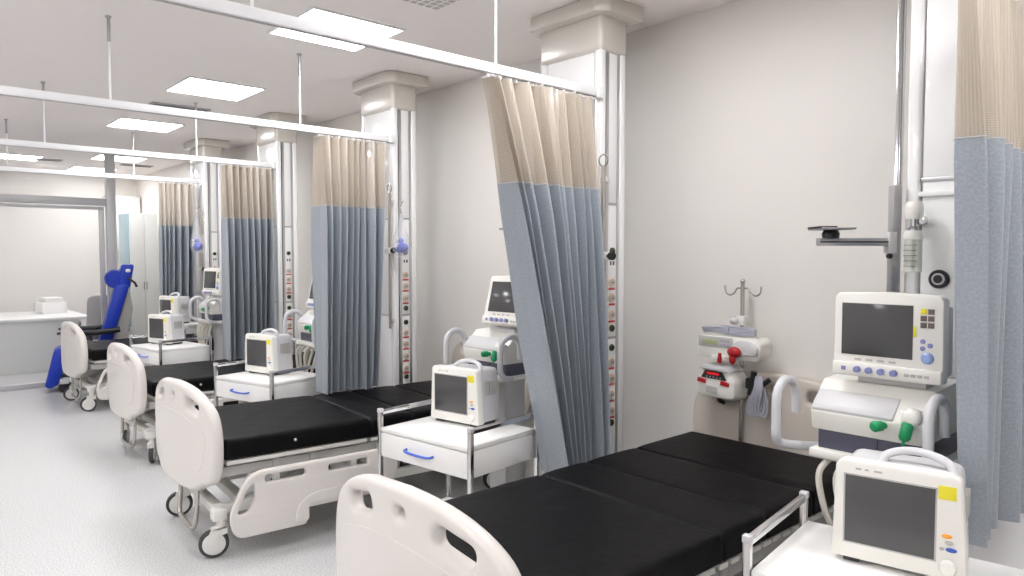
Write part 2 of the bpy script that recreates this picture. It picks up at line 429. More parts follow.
def curtain(x, label, top, bot, zt=2.425, zs=1.945, zb=.42, folds=11, amp=.045, seed=1, slack=.0, lean=0.0):
    rnd = random.Random(seed)
    t = thing('bay_curtain', label, 'curtain', (x, 0, 0), 0, 'bay curtains with beige net tops')
    NU, NV = folds*22, 40
    ph = [rnd.uniform(-.5, .5) for _ in range(40)]
    am = [rnd.uniform(.45, 1.35) for _ in range(folds*2+4)]
    wv = [rnd.uniform(.7, 1.5) for _ in range(folds+2)]; wv[0] = .3
    cum = [0]
    for q in wv[:folds]: cum.append(cum[-1]+q)
    # even parameter -> phase, folds of differing width
    def place(u, z):
        v = (zt-z)/(zt-zb)
        fu = u*folds; k = min(int(fu), folds-1); fr = fu-k
        yy = (cum[k] + (cum[k+1]-cum[k])*fr)/cum[-1]
        ya = top[0]+(top[1]-top[0])*yy; yb = bot[0]+(bot[1]-bot[0])*yy
        y = ya + (yb-ya)*(v**.9)
        a = amp*(am[k]*(1-fr)+am[k+1]*fr)*(.62+.5*min(v*3, 1.0)) * (1 + .25*math.sin(v*3+ph[k % 40]*4))
        wob = .3*math.sin(2.2*v*PI + ph[(k+7) % 40]*6)*v
        p = 2*PI*fu + wob
        xx = a*(2.1*math.sqrt(math.sin(p/2)**2+.012)-1.15) + .012*math.sin(u*9+v*2.0+seed) + lean*v
        y += .12*a*math.sin(p+.5)*(0.5+.5*v)
        return Vector((xx, y, z))
    def sheet(name, z0, z1, m, nv):
        bm = bmesh.new(); uvl = bm.loops.layers.uv.new('UVMap'); g = []; U = []
        for i in range(NU+1):
            g.append([bm.verts.new(place(i/NU, z0+(z1-z0)*j/nv)) for j in range(nv+1)])
        acc = 0
        for i in range(NU+1):
            if i: acc += (place(i/NU, 1.9)-place((i-1)/NU, 1.9)).length
            U.append(acc)
        for i in range(NU):
            for j in range(nv):
                f = bm.faces.new((g[i][j], g[i+1][j], g[i+1][j+1], g[i][j+1]))
                for lp, (a, b) in zip(f.loops, ((i, j), (i+1, j), (i+1, j+1), (i, j+1))):
                    lp[uvl].uv = (U[a], z0+(z1-z0)*b/nv)
        mb = MB(); mb.bm.free(); mb.bm = bm
        o = mb.obj(name, m, t, 180)
        if m == 'curtain_cloth':
            s = o.modifiers.new('s', 'SOLIDIFY'); s.thickness = .002
        return o
    sheet('net_header', zt, zs, 'curtain_net', 10)
    sheet('curtain_cloth', zs+.004, zb, 'curtain_cloth', 30)
    mb = MB()   # seam tape between net and cloth
    mb.tube([place(i/NU, zs) for i in range(NU+1)], .0035, 5); mb.obj('seam_tape', 'device_line', t)
    n = folds*2
    for i in range(n+1):
        p = place(i/n*.998+.001, zt); hk = MB()
        hk.box(-.006, .006, p.y-.006, p.y+.006, zt-.004, 2.433, .002)
        hk.box(min(p.x, -.004), max(p.x, .004), p.y-.004, p.y+.004, zt-.006, zt+.002)
        hk.obj('glider_hook', 'rail_white', t)
    return t
curtain(-2.55, 'blue-grey curtain with beige net top closest in view, gathered beside the bed with pumps', (2.13, 2.86), (2.53, 2.83), folds=10, seed=3, zb=.50, amp=.07, lean=.06)
curtain(-4.57, 'blue-grey curtain with beige net top beside the column carrying the nearer blue bag', (2.31, 2.83), (2.31, 2.76), folds=9, seed=5, amp=.08, zb=.648)
curtain(-6.62, 'blue-grey curtain with beige net top beside the bagless column, third from the pump bed', (2.40, 2.89), (2.41, 2.87), folds=8, seed=8, amp=.08, zb=.648)
curtain(-8.64, 'blue-grey curtain with beige net top beside the tall white locker', (2.44, 2.81), (2.42, 2.77), folds=7, seed=11, amp=.065, zb=.66)
curtain(-.66, 'grey curtain with beige net top beside the ventilator with big display', (2.27, 2.87), (2.40, 2.88), folds=5, seed=17, amp=.04, zs=1.935, zb=.745)

# ------------------------------------------------------------------ hospital beds
def half_board(pts):
    """mirror right half (x>0, from top centre to bottom centre)"""
    return pts + [(-x, y) for x, y in reversed(pts) if x > 1e-6]
FB_PTS = [(.0, .91), (.10, .907), (.20, .896), (.29, .874), (.365, .842), (.425, .80), (.46, .75), (.478, .69), (.485, .62), (.484, .55), (.474, .47), (.452, .425),
          (.41, .40), (.36, .386), (.32, .366), (.28, .345), (.22, .334), (.1, .33), (0, .33)]
def dense(pts, n=4):
    q = smooth_path([(x, y, 0) for x, y in pts], n); return [(p.x, p.y) for p in q]
def bed_model(label):
    t = thing('hospital_bed', label, 'hospital bed', (0, 0, 0), 0, 'white hospital beds in a row')
    # mattress: lofted cross-sections with seams and slight creases
    L, HW, zb, zt = 2.06, .465, .525, .64
    seams = (.88, 1.18, 1.55)
    ys = [0, .004, .014, .03] + [.05+i*.028 for i in range(int((L-.1)/.028)+1)] + [L-.03, L-.014, L-.004, L]
    for s_ in seams: ys += [s_-.02, s_-.01, s_-.004, s_, s_+.004, s_+.01, s_+.02]
    ys = sorted(set(round(y, 4) for y in ys))
    rnd = random.Random(4); wr = [(rnd.uniform(-.4, .4), rnd.uniform(.1, 1.9), rnd.uniform(.05, .25), rnd.uniform(0, PI), rnd.uniform(.0015, .004)) for _ in range(26)]
    bm = bmesh.new(); rings = []
    for y in ys:
        e = min(y, L-y); rd = .028
        ins = rd - math.sqrt(max(rd*rd-(rd-min(e, rd))**2, 0))
        gr = sum(math.exp(-((y-s_)/.007)**2) for s_ in seams)
        g2 = sum(math.exp(-((y-s_)/.05)**2) for s_ in seams)
        top = zt-ins-.012*gr-.004*g2; bot = zb+ins*.6; hw = HW-ins-.005*gr; r = .026
        sec = [(-hw, bot+r*.5)]; 
        sec += [(-hw, bot+(top-bot)*.5)] + [(-hw+r-r*math.cos(a), top-r+r*math.sin(a)) for a in (0, .4, .8, 1.2, PI/2)]
        sec += [(-hw+r+(2*hw-2*r)*k/22, top) for k in range(1, 22)]
        sec += [(hw-r+r*math.sin(a), top-r+r*math.cos(a)) for a in (0, .4, .8, 1.2, PI/2)] + [(hw, bot+(top-bot)*.5), (hw, bot+r*.5), (hw-r, bot), (-hw+r, bot)]
        ring = []
        for x, z in sec:
            if z > top-.004:
                for wx, wy, ln, an, h in wr:
                    dx, dy = x-wx, y-wy; a_ = dx*math.cos(an)+dy*math.sin(an); b_ = -dx*math.sin(an)+dy*math.cos(an)
                    z += h*math.exp(-(a_/ln)**2-(b_/.022)**2)
            ring.append(bm.verts.new((x, y, z)))
        rings.append(ring)
    n = len(rings[0])
    for A, B in zip(rings, rings[1:]):
        for k in range(n): bm.faces.new((A[k], A[(k+1) % n], B[(k+1) % n], B[k]))
    bm.faces.new(rings[0]); bm.faces.new(rings[-1][::-1])
    bmesh.ops.recalc_face_normals(bm, faces=bm.faces[:])
    mb = MB(); mb.merge(bm); o = mb.obj('mattress', 'mattress_vinyl', t, 60)
    MB().ball((HW+.001, .40, .585), .009, 2).obj('valve', 'device_grey', o)
    # deck
    mb = MB(); mb.box(-.45, .45, .02, .86, .497, .523, .006)
    for i in range(15): mb.box(-.45, .45, .885+i*.076, .885+i*.076+.056, .497, .52, .005)
    mb.obj('slatted_deck', 'bed_steel', t)
    mb = MB()
    for s in (-1, 1):
        mb.box(s*.40-.022, s*.40+.022, -.02, 2.05, .43, .485, .006)
    for y in (.02, .55, 1.1, 1.6, 2.0): mb.box(-.4, .4, y-.025, y+.025, .435, .478, .005)
    for s in (-1, 1):
        for y in (.3, .52, .95, 1.5): mb.box(s*.40-.015, s*.40+.03, y-.02, y+.02, .40, .5, .004)
    mb.obj('deck_frame', 'bed_grey', t)
    for ya, yb in ((.15, .75), (1.3, 1.85)):
        mb = MB()
        for s in (-1, 1): mb.tube([(s*.3, ya, .25), (s*.3, yb, .43)], .022, 10)
        mb.box(-.3, .3, yb-.05, yb+.01, .40, .44, .006); mb.obj('lift_arm', 'bed_grey', t)
    o = MB().box(-.07, .07, .35, .95, .30, .38, .015).obj('lift_motor', 'dark_rubber', t)
    MB().tube([(0, .95, .34), (0, 1.3, .31)], .022, 12).obj('motor_rod', 'steel_tube', o)
    mb = MB()
    for s in (-1, 1): mb.box(s*.33-.025, s*.33+.025, -.02, 1.95, .21, .265, .008)
    for y in (.0, .16, 1.0, 1.93): mb.box(-.35, .35, y-.03, y+.03, .212, .262, .008)
    for s in (-1, 1):
        mb.box(s*.385-.035, s*.385+.035, -.05, .03, .20, .262, .01); mb.box(s*.385-.035, s*.385+.035, 1.88, 1.96, .20, .262, .01)
    mb.obj('base_frame', 'bed_steel', t)
    # castors: origin on the swivel axis
    for s in (-1, 1):
        for y in (0.0, 1.92):
            mb = MB(); mb.lathe([(0, .13), (.028, .13), (.026, .16), (.022, .215), (0, .215)], 18)
            mb.prism([(-.035, .17), (.05, .15), (.085, .07), (.06, .05), (.01, .115), (-.03, .13)], -.026, -.019, 'x'); mb.prism([(-.035, .17), (.05, .15), (.085, .07), (.06, .05), (.01, .115), (-.03, .13)], .019, .026, 'x')
            mb.prism([(-.035, .172), (.05, .155), (.045, .148), (-.03, .16)], -.026, .026, 'x')
            c = mb.obj('castor', 'bed_steel', t, loc=(s*.385, y, 0)); c.rotation_euler = (0, 0, R(-70))
            T = Matrix.Translation((0, .035, .076)) @ rot_to((1, 0, 0))
            MB().lathe([(.058, -.017), (.071, -.017), (.076, -.008), (.076, .008), (.071, .017), (.058, .017)], 32, T).obj('tyre', 'dark_rubber', c)
            mb = MB(); mb.lathe([(0, -.02), (.03, -.0195), (.062, -.015), (.062, .015), (.03, .0195), (0, .02)], 32, T); mb.obj('wheel', 'wheel_white', c)
    # end boards
    def handle_hole(cx, cz, w_, h_, tilt):
        q = [(-w_/2, -h_/2), (w_/2, -h_/2), (w_/2, h_/2), (-w_/2, h_/2)]
        a = R(tilt); q = [(cx+x*math.cos(a)-y*math.sin(a), cz+x*math.sin(a)+y*math.cos(a), h_*.48) for x, y in q]
        return rpoly(q)[::-1]
    holes = [handle_hole(-.25, .80, .165, .062, 11), handle_hole(.25, .80, .165, .062, -11), handle_hole(0, .83, .052, .034, 0)]
    ol = dense(half_board(FB_PTS)[:-1] + [], 3)
    o = MB().board(ol, holes, .062, .024, 'y', -.118).bend(.2).obj('footboard', 'bed_plastic', t)
    pin = rpoly([(-.36, .46, .06), (.36, .46, .06), (.42, .68, .07), (.16, .745, .15), (-.16, .745, .15), (-.42, .68, .07)], 8)
    MB().board(pin, [], .006, .0028, 'y', -.1483).bend(.2).obj('inset_panel', 'bed_plastic', o)
    up = .095
    ol = [(x, z+up) for x, z in ol]; holes = [[(x, z+up) for x, z in h] for h in holes]
    MB().board(ol, holes, .05, .02, 'y', 2.115).obj('headboard', 'head_plastic', t)
    for s in (-1, 1):
        MB().box(s*.3-.02, s*.3+.02, -.085, .0, .42, .48, .006).obj('board_mount', 'bed_grey', t); MB().box(s*.3-.02, s*.3+.02, 2.03, 2.095, .42, .48, .006).obj('board_mount', 'bed_grey', t)
    mb = MB(); mb.tube(smooth_path([(-.19, -.07, .36), (-.185, -.075, .2), (-.17, -.085, .12), (-.11, -.09, .095), (.11, -.09, .095), (.17, -.085, .12), (.185, -.075, .2), (.19, -.07, .36)], 5), .014, 10)
    mb.obj('bumper_bar', 'steel_tube', t)
    # side rails
    out = rpoly([(0, .25, .06), (.09, .43, .06), (.16, .47, .04), (1.03, .47, .06), (1.03, .33, .05), (.93, .215, .05), (.44, .215, .012), (.44, .125, .03), (.03, .125, .09)], 8)
    hol = [rpoly([(.045, .255, .02), (.105, .255, .03), (.142, .33, .02), (.142, .41, .02), (.105, .385, .02)], 5)[::-1],
           rpoly([(.20, .4, .016), (.43, .4, .016), (.43, .437, .016), (.20, .437, .016)], 5)[::-1],
           rpoly([(.57, .397, .013), (.82, .397, .013), (.82, .432, .013), (.57, .432, .013)], 5)[::-1]]
    for s in (-1, 1):
        o = MB().board(out, hol, .034, .013, 'x', s*.525).obj('side_rail', 'bed_plastic', t)
        rib = rpoly([(.36, .15, .02), (.445, .15, .02), (.445, .24, .02), (.93, .24, .04), (.96, .31, .03), (.47, .3, .06), (.38, .25, .05)], 6)
        MB().board(rib, [], .012, .005, 'x', s*.545).obj('rail_rib', 'bed_plastic', o)
        for y in (.3, .78):
            mb = MB(); mb.box(min(s*.42, s*.51), max(s*.42, s*.51), y-.02, y+.02, .29, .32, .005); mb.box(s*.42-.012, s*.42+.012, y-.02, y+.02, .29, .44, .004)
            mb.obj('rail_bracket', 'bed_steel', o)
    return t
bed1 = bed_model('white hospital bed with black mattress directly below the infusion pumps')
bed1.location = (-1.80, 1.30, 0)
for c in kids(bed1, 'castor'): c.rotation_euler = (0, 0, R(162))
beds = [bed1]
for loc, rz, lb, ca, fb, ys in (((-4.22, 1.38, 0), -4.5, 'white hospital bed showing two round castors and a full lowered side rail', 166, 5.5, .955),
                    ((-6.30, 1.57, 0), 0.0, 'white hospital bed third from the infusion pumps, footboard edge-on before its black mattress', 62, 0, .87),
                    ((-8.75, 1.66, 0), 1.0, 'white hospital bed deepest in the row, in front of the blue treatment chair', 175, 0, .83)):
    b = dup(bed1, loc, rz, lb); beds.append(b); b.scale = (1, ys, 1)
    for c in kids(b, 'castor'): c.rotation_euler = (0, 0, R(ca)); c.scale = (1, 1/ys, 1)
    for c in kids(b, 'footboard'): c.rotation_euler = (0, 0, R(fb)); c.scale = (1, 1/ys, 1)

# ------------------------------------------------------------------ bedside carts
def cart_model(label):
    t = thing('bedside_cart', label, 'cart', (0, 0, 0), 0, 'white bedside carts with chrome frames')
    W, D = .65, .49   # local: front-left post at (0,0), +x right, +y to wall
    for x in (0, W):
        for y in (0, D):
            o = MB().box(x-.011, x+.011, y-.011, y+.011, .05, .792, .002).obj('post', 'chrome', t)
            MB().box(x-.013, x+.013, y-.013, y+.013, .786, .808, .003).obj('post_cap', 'device_grey', o)
            disc_at(MB(), (x, y, 0), (0, 0, 1), .018, .055, 14, .004).obj('foot', 'dark_rubber', o)
    for x in (0, W):
        MB().box(x-.009, x+.009, .011, D-.011, .776, .80, .002).obj('side_rail', 'chrome', t)
    MB().box(.012, W-.012, -.006, D+.004, .688, .712, .005).obj('top', 'cart_white', t)
    MB().box(.013, W-.013, .012, D-.002, .56, .687, .002).obj('drawer_case', 'cart_white', t)
    d = MB().box(.014, W-.014, -.008, .012, .562, .684, .003).obj('drawer', 'cart_white', t)
    mb = MB(); mb.tube(smooth_path([(.215, -.006, .632), (.22, -.03, .630), (.26, -.038, .626), (.36, -.038, .624), (.40, -.03, .626), (.405, -.006, .628)], 6), .0065, 8); mb.obj('handle', 'blue_handle', d)
    MB().box(.012, W-.012, .012, D-.012, .20, .222, .004).obj('lower_shelf', 'cart_white', t)
    mb = MB()
    for x in (0, W): mb.box(x-.007, x+.007, .011, D-.011, .20, .215, .002)
    mb.box(.011, W-.011, D-.007, D+.007, .20, .215, .002); mb.obj('lower_bar', 'chrome', t)
    return t
CARTS = [((-1.048, 1.837, 0), 8.4), ((-3.215, 1.956, 0), 7.7), ((-5.415, 1.89, 0), 14), ((-7.885, 1.925, 0), 8.3)]
CL = ['white bedside cart closest in view, carrying the monitor nearest the bottom corner',
      'white bedside cart with blue handle between the two closest beds',
      'white bedside cart with blue handle in front of the second gathered curtain',
      'white bedside cart with blue handle below the third curtain, behind the third bed']
cart1 = cart_model(CL[0]); cart1.location = CARTS[0][0]; cart1.rotation_euler = (0, 0, R(CARTS[0][1]))
for (l, a), lb in zip(CARTS[1:], CL[1:]): dup(cart1, l, a, lb)

# ------------------------------------------------------------------ patient monitors (origin: front-left bottom corner, faces -y)
def monitor_model(label):
    t = thing('patient_monitor', label, 'patient monitor', (0, 0, 0), 0, 'white patient monitors on the carts')
    W, H, D = .29, .285, .17
    pr = lambda i: [(-.008+i, .012), (W+.012-i, .012), (W+.008-i, .10), (W-.004-i, H-.012), (W-.02-i, H), (.015+i, H), (0+i, H-.014), (-.004+i, .1)]
    mb = MB(); mb.prism(pr(0), 0, .045, 'y', .008); mb.obj('front_bezel', 'device_white', t)
    mb = MB(); mb.prism([(p[0]*.96+.006, p[1]*.97+.003) for p in pr(.004)], .038, D, 'y', .012); b = mb.obj('housing', 'device_grey', t)
    mb = MB()
    for i in range(6): mb.box(W-.008, W+.002, .07+i*.013, .076+i*.013, .15, .22, .001)
    mb.obj('side_vent', 'device_line', b)
    MB().box(.02, .06, .01, D-.02, 0, .016, .004).obj('foot', 'dark_rubber', t); MB().box(W-.05, W-.01, .01, D-.02, 0, .016, .004).obj('foot', 'dark_rubber', t)
    s = MB().box(.026, .232, -.0025, .004, .06, .245, .001).obj('screen', 'screen_glass', t)
    mb = MB()
    for a in ((.022, .236, .056, .06), (.022, .236, .245, .249), (.022, .026, .056, .249), (.232, .236, .056, .249)): mb.box(a[0], a[1], -.0015, .003, a[2], a[3])
    mb.obj('screen_rim', 'device_line', s)
    MB().box(.238, .276, -.0015, .003, .222, .257, .0006).obj('sticker', 'yellow_sticker', t)
    for nm, m, x, z, a, c in (('alarm_button', 'orange_button', .258, .128, .012, .006), ('menu_button', 'device_line', .263, .112, .010, .005), ('power_button', 'blue_button', .268, .094, .013, .006), ('small_button', 'device_line', .248, .094, .006, .004)):
        mb = MB(); mb.ball((x, -.001, z), 1, 2, (a, .004, c)); mb.obj(nm, m, t)
    mb = MB(); mb.lathe([(0, 0), (.02, 0), (.02, .008), (.016, .014), (0, .015)], 24, Matrix.Translation((.262, .0, .048)) @ rot_to((0, -1, 0))); mb.obj('dial', 'device_white', t)
    mb = MB()
    for i, l in enumerate((.014, .009, .018)): mb.box(.05+i*.022, .05+i*.022+l, -.001, .003, .262, .267)
    mb.obj('maker_mark', 'device_line', t)
    mb = MB(); mb.tube(smooth_path([(.10, .06, H-.012), (.11, .07, H+.012), (.15, .085, H+.026), (.20, .085, H+.026), (.25, .07, H+.012), (.262, .06, H-.012)], 6), [.011]*31, 10)
    mb.obj('carry_handle', 'handle_grey', t)
    return t
MON = [((-.912, 2.082, .713), 10.5), ((-3.158, 2.24, .713), 10.6), ((-5.41, 2.108, .713), 14.4), ((-7.87, 2.08, .713), 18), ((-8.525, 2.37, .862), 12)]
ML = ['white patient monitor closest in view, with dark screen and yellow sticker on the large cart',
      'white patient monitor with yellow sticker on the cart between the two closest beds',
      'white patient monitor with yellow sticker in front of the second gathered curtain',
      'white patient monitor with yellow sticker beside the deepest grey curtain and tall locker',
      'smallest-looking white patient monitor, standing on the over-bed table behind another monitor']
mon1 = monitor_model(ML[0]); mon1.scale = (1.10, 1.15, 1.05); mon1.location = MON[0][0]; mon1.rotation_euler = (0, 0, R(MON[0][1]))
for (l, a), lb in zip(MON[1:], ML[1:]): dup(mon1, l, a, lb)

# over-bed table across the deepest bed
t = thing('overbed_table', 'white over-bed table across the deepest bed, under the smallest-looking monitor', 'over-bed table', (-8.30, 2.50, 0))
MB().box(-.25, .13, -.2, .2, .832, .86, .006).obj('top', 'cart_white', t)
d = MB().box(-.23, .08, -.17, .17, .745, .831, .005).obj('drawer', 'cart_white', t)
MB().tube([(-.16, -.172, .79), (-.16, -.19, .79), (-.06, -.19, .79), (-.06, -.172, .79)], .006, 8).obj('handle', 'blue_handle', d)
MB().box(.135, .165, -.03, .03, .06, .83, .006).obj('post', 'chrome', t)
MB().box(.10, .166, -.05, .05, .80, .831, .004).obj('bracket', 'device_grey', t)
mb = MB(); mb.box(.13, .17, -.22, .22, .03, .065, .008); mb.box(-.3, .14, -.16, -.12, .03, .06, .006); mb.box(-.3, .14, .12, .16, .03, .06, .006); mb.obj('base', 'bed_steel', t)
for x, y in ((.15, -.2), (.15, .2), (-.28, -.14), (-.28, .14)): disc_at(MB(), (x, y, 0), (0, 0, 1), .016, .031, 12).obj('foot', 'dark_rubber', t)

# ------------------------------------------------------------------ ventilators (origin: floor below front centre, faces -y)
def ventilator(loc, rz, label, tilt=0.0, swivel=0.0, shift=0.0, lift=0.0):
    t = thing('ventilator', label, 'ventilator', loc, rz, 'ventilators beside the bed heads')
    # body
    prof = [(0, .992), (-.012, 1.06), (.0, 1.075), (.05, 1.122), (.09, 1.16), (.34, 1.172), (.34, .992)]
    MB().prism(prof, -.185, .185, 'x', .008).obj('body', 'device_white', t)
    mb = MB(); mb.prism([(-.006, 1.045), (-.012, 1.07), (.0, 1.086), (.05, 1.127), (.09, 1.129), (.09, 1.10)], -.18, .09, 'x', .003); mb.obj('front_cover', 'device_grey', t)
    MB().box(-.165, .182, .012, .33, .925, .994, .004).obj('side_bay', 'navy_panel', t)
    MB().box(.035, .0375, .0095, .014, .93, .99).obj('bay_seam', 'black_plastic', t)
    MB().box(-.185, .185, -.02, .34, .895, .926, .008).obj('lower_ledge', 'device_white', t)
    T = lambda x, y, z, ax: Matrix.Translation((x, y, z)) @ rot_to(ax)
    MB().lathe([(0, 0), (.011, 0), (.012, .02), (.017, .022), (.018, .05), (.012, .058), (0, .06)], 18, T(.065, -.002, 1.045, (-.35, -1, 0))).obj('green_cap', 'green_cap', t)
    o = MB().lathe([(0, 0), (.03, 0), (.03, .02), (.024, .034), (.014, .04), (0, .042)], 22, T(.15, -.004, 1.085, (.1, -1, .15))).obj('port_knob', 'device_white', t)
    MB().lathe([(0, 0), (.014, 0), (.018, .006), (.018, .05), (.013, .058), (.005, .062), (.004, .078), (0, .079)], 18, T(.145, -.035, 1.072, (-.15, -.15, -1))).obj('green_plug', 'green_cap', o)
    MB().box(.112, .183, -.013, .02, 1.045, 1.105, .004).obj('port_plate', 'device_white', t)
    # cane handles
    for s, xx in ((-1, -.285), (1, .212)):
        base = (-.16, .10, .912) if s < 0 else (.16, .10, .912)
        pth = [base, (xx*.85, .03, .912), (xx, -.03, .925), (xx, -.058, .96), (xx, -.06, 1.02), (xx, -.06, 1.08), (xx, -.045, 1.125), (xx, .0, 1.15), (xx, .055, 1.14), (xx, .082, 1.10), (xx, .085, 1.06), (xx, .085, 1.02)]
        MB().tube(smooth_path(pth, 5), .0165, 12).obj('cane_handle', 'handle_grey', t)
    # trolley
    MB().box(-.075, .075, .10, .26, .12, .9, .015).obj('trolley_column', 'device_grey', t)
    mb = MB()
    for sx in (-1, 1): mb.box(sx*.18-.03, sx*.18+.03, -.05, .36, .08, .125, .012)
    mb.box(-.18, .18, .13, .23, .082, .122, .01); mb.obj('trolley_base', 'device_white', t)
    for sx in (-1, 1):
        for y in (-.02, .33):
            c = MB().box(sx*.18-.014, sx*.18+.014, y-.016, y+.016, .05, .082, .004).obj('castor', 'device_grey', t)
            MB().lathe([(0, -.012), (.036, -.012), (.039, -.006), (.039, .006), (.036, .012), (0, .012)], 22, T(sx*.18, y, .039, (1, 0, 0))).obj('wheel', 'dark_rubber', c)
    # hoses
    mb = MB()
    for k, dx in enumerate((-.12, -.06, .02)):
        mb.tube(smooth_path([(dx, .02, .90), (dx-.02, -.03, .84), (dx+.01, -.04, .72), (dx+.05, -.03, .66), (dx+.09, -.02, .74), (dx+.1, .02, .88)], 6), .011, 8)
    mb.obj('breathing_hose', 'hose_beige', t)
    # display head (one level: display > screen, knobs)
    d = MB().prism([(-.17, 0), (.17, 0), (.173, .03), (.172, .27), (.16, .286), (.0, .292), (-.16, .286), (-.172, .27), (-.173, .03)], 0, .055, 'y', .007).obj('display', 'device_white', t)
    d.location = (.042+shift, .045, 1.187+lift); d.rotation_euler = (R(-tilt), 0, R(swivel))
    MB().box(-.145, .083, -.0025, .004, .075, .252, .001).obj('screen', 'screen_glass', d)
    mb = MB(); mb.box(-.172, .172, -.012, .02, .004, .048, .006); mb.obj('knob_bar', 'device_white', d)
    MB().box(-.15, .172, .05, .10, .02, .25, .012).obj('rear_housing', 'device_grey', d)
    MB().box(-.14, -.125, -.0145, -.01, .02, .034, .001).obj('square_button', 'violet_knob', d)
    for x in (-.085, -.047, -.008, .032):
        MB().lathe([(0, 0), (.0115, 0), (.0105, .014), (0, .016)], 18, T(x, -.011, .027, (0, -1, 0))).obj('rotary_knob', 'violet_knob', d)
    mb = MB()
    for i in range(4): mb.box(.063+i*.02, .078+i*.02, -.014, -.01, .02, .03, .001)
    mb.obj('key_row', 'device_line', d)
    mb = MB()
    for i in range(4): mb.box(-.10+i*.037, -.078+i*.037, -.0015, .003, .056, .064)
    mb.obj('screen_legend', 'device_line', d)
    for i in range(3):
        for j in range(2):
            MB().box(.105+j*.022, .123+j*.022, -.003, .003, .243-i*.022-.017, .243-i*.022, .001).obj('soft_key', 'yellow_sticker' if (i, j) == (0, 0) else 'brown_button', d)
    for x, z in ((.113, .138), (.135, .126), (.113, .115)):
        mb = MB(); disc_at(mb, (x, .002, z), (0, -1, 0), .008, .006, 16, .002); mb.obj('arrow_key', 'violet_knob', d)
    MB().lathe([(0, 0), (.019, 0), (.018, .01), (.012, .016), (0, .017)], 24, T(.128, .002, .085, (0, -1, 0))).obj('trim_dial', 'pale_blue_dial', d)
    MB().box(.085, .093, -.004, .002, .15, .185, .001).obj('side_tab', 'yellow_sticker', d)
    mb = MB(); mb.box(-.07, .15, .10, .2, 1.16, 1.185, .006); mb.box(-.02, .1, .11, .17, 1.175, 1.27, .01); mb.obj('display_mount', 'device_grey', t)
    return t
ventilator((-.985, 2.47, 0), 0, 'ventilator with large display closest in view, beside the flowmeter column', 0, 0)
ventilator((-3.17, 2.62, 0), 0, 'ventilator half hidden behind the closest gathered curtain', 14, 4, .075, .02)
ventilator((-5.25, 2.55, 0), 0, 'ventilator peeking out behind the second gathered curtain, mostly covered', 12, 0)
ventilator((-7.78, 2.62, 0), 0, 'ventilator with tilted display beside the third gathered curtain', 4, 10)

# ------------------------------------------------------------------ support arm on column rail
def support_arm(loc, rz, label):
    t = thing('support_arm', label, 'support arm', loc, rz, 'jointed support arms on the columns')
    o = MB().box(-.017, .017, -.02, .02, 1.45, 1.865, .004).obj('upright', 'aluminium', t)
    MB().box(.014, .02, -.008, .008, 1.46, 1.855).obj('channel', 'dark_groove', o)
    b = MB().box(-.29, -.012, -.016, .016, 1.638, 1.668, .004).obj('arm_bar', 'aluminium', t)
    MB().box(-.286, -.02, -.0175, -.015, 1.650, 1.656).obj('bar_slot', 'dark_groove', b)
    MB().box(-.03, .0, -.024, .024, 1.61, 1.69, .005).obj('arm_joint', 'device_grey', t)
    MB().lathe([(0, 1.668), (.03, 1.668), (.032, 1.685), (.024, 1.698), (0, 1.698)], 22, Matrix.Translation((-.24, 0, 0))).obj('pivot', 'black_plastic', t)
    p = MB().box(-.30, -.175, -.07, .07, 1.698, 1.706, .003).obj('mount_plate', 'dull_aluminium', t)
    mb = MB(); mb.box(-.305, -.24, -.06, .06, 1.704, 1.711, .003); mb.obj('plate_pad', 'black_plastic', p)
    mb = MB(); disc_at(mb, (-.03, -.018, 1.60), (0, -1, 0), .01, .016, 12, .003); mb.obj('screw', 'black_plastic', t)
    return t
support_arm((-1.06, 2.885, 0), 48, 'aluminium support arm with black swivel plate above the ventilator display')
support_arm((-2.98, 2.96, .055), 20, 'aluminium support arm peeking out behind the closest curtain edge')

# ------------------------------------------------------------------ oxygen flowmeter
t = thing('oxygen_flowmeter', 'clear oxygen flowmeter with white knob on the column right of the arm', 'flowmeter', (-.978, 2.842, 0))
MB().box(-.015, .03, .01, .055, 1.715, 1.745, .006).obj('wall_adapter', 'chrome', t)
MB().lathe([(0, 1.735), (.026, 1.735), (.031, 1.748), (.031, 1.782), (.024, 1.798), (0, 1.80)], 20).obj('control_knob', 'device_white', t)
MB().lathe([(0, 1.69), (.02, 1.69), (.02, 1.70), (.012, 1.708), (.012, 1.738), (0, 1.738)], 18).obj('valve_stem', 'chrome', t)
MB().lathe([(0, 1.66), (.03, 1.66), (.033, 1.668), (.03, 1.692), (0, 1.695)], 20).obj('tube_collar', 'device_white', t)
MB().lathe([(0, 1.54), (.03, 1.542), (.03, 1.662), (0, 1.662)], 20).obj('gauge_tube', 'tube_glass', t)
mb = MB(); mb.tube([(0, 0, 1.555), (0, 0, 1.655)], .005, 8)
for i in range(5): mb.box(-.022, .022, -.0315, -.0295, 1.562+i*.019, 1.5645+i*.019)
mb.obj('scale', 'scale_dark', t)

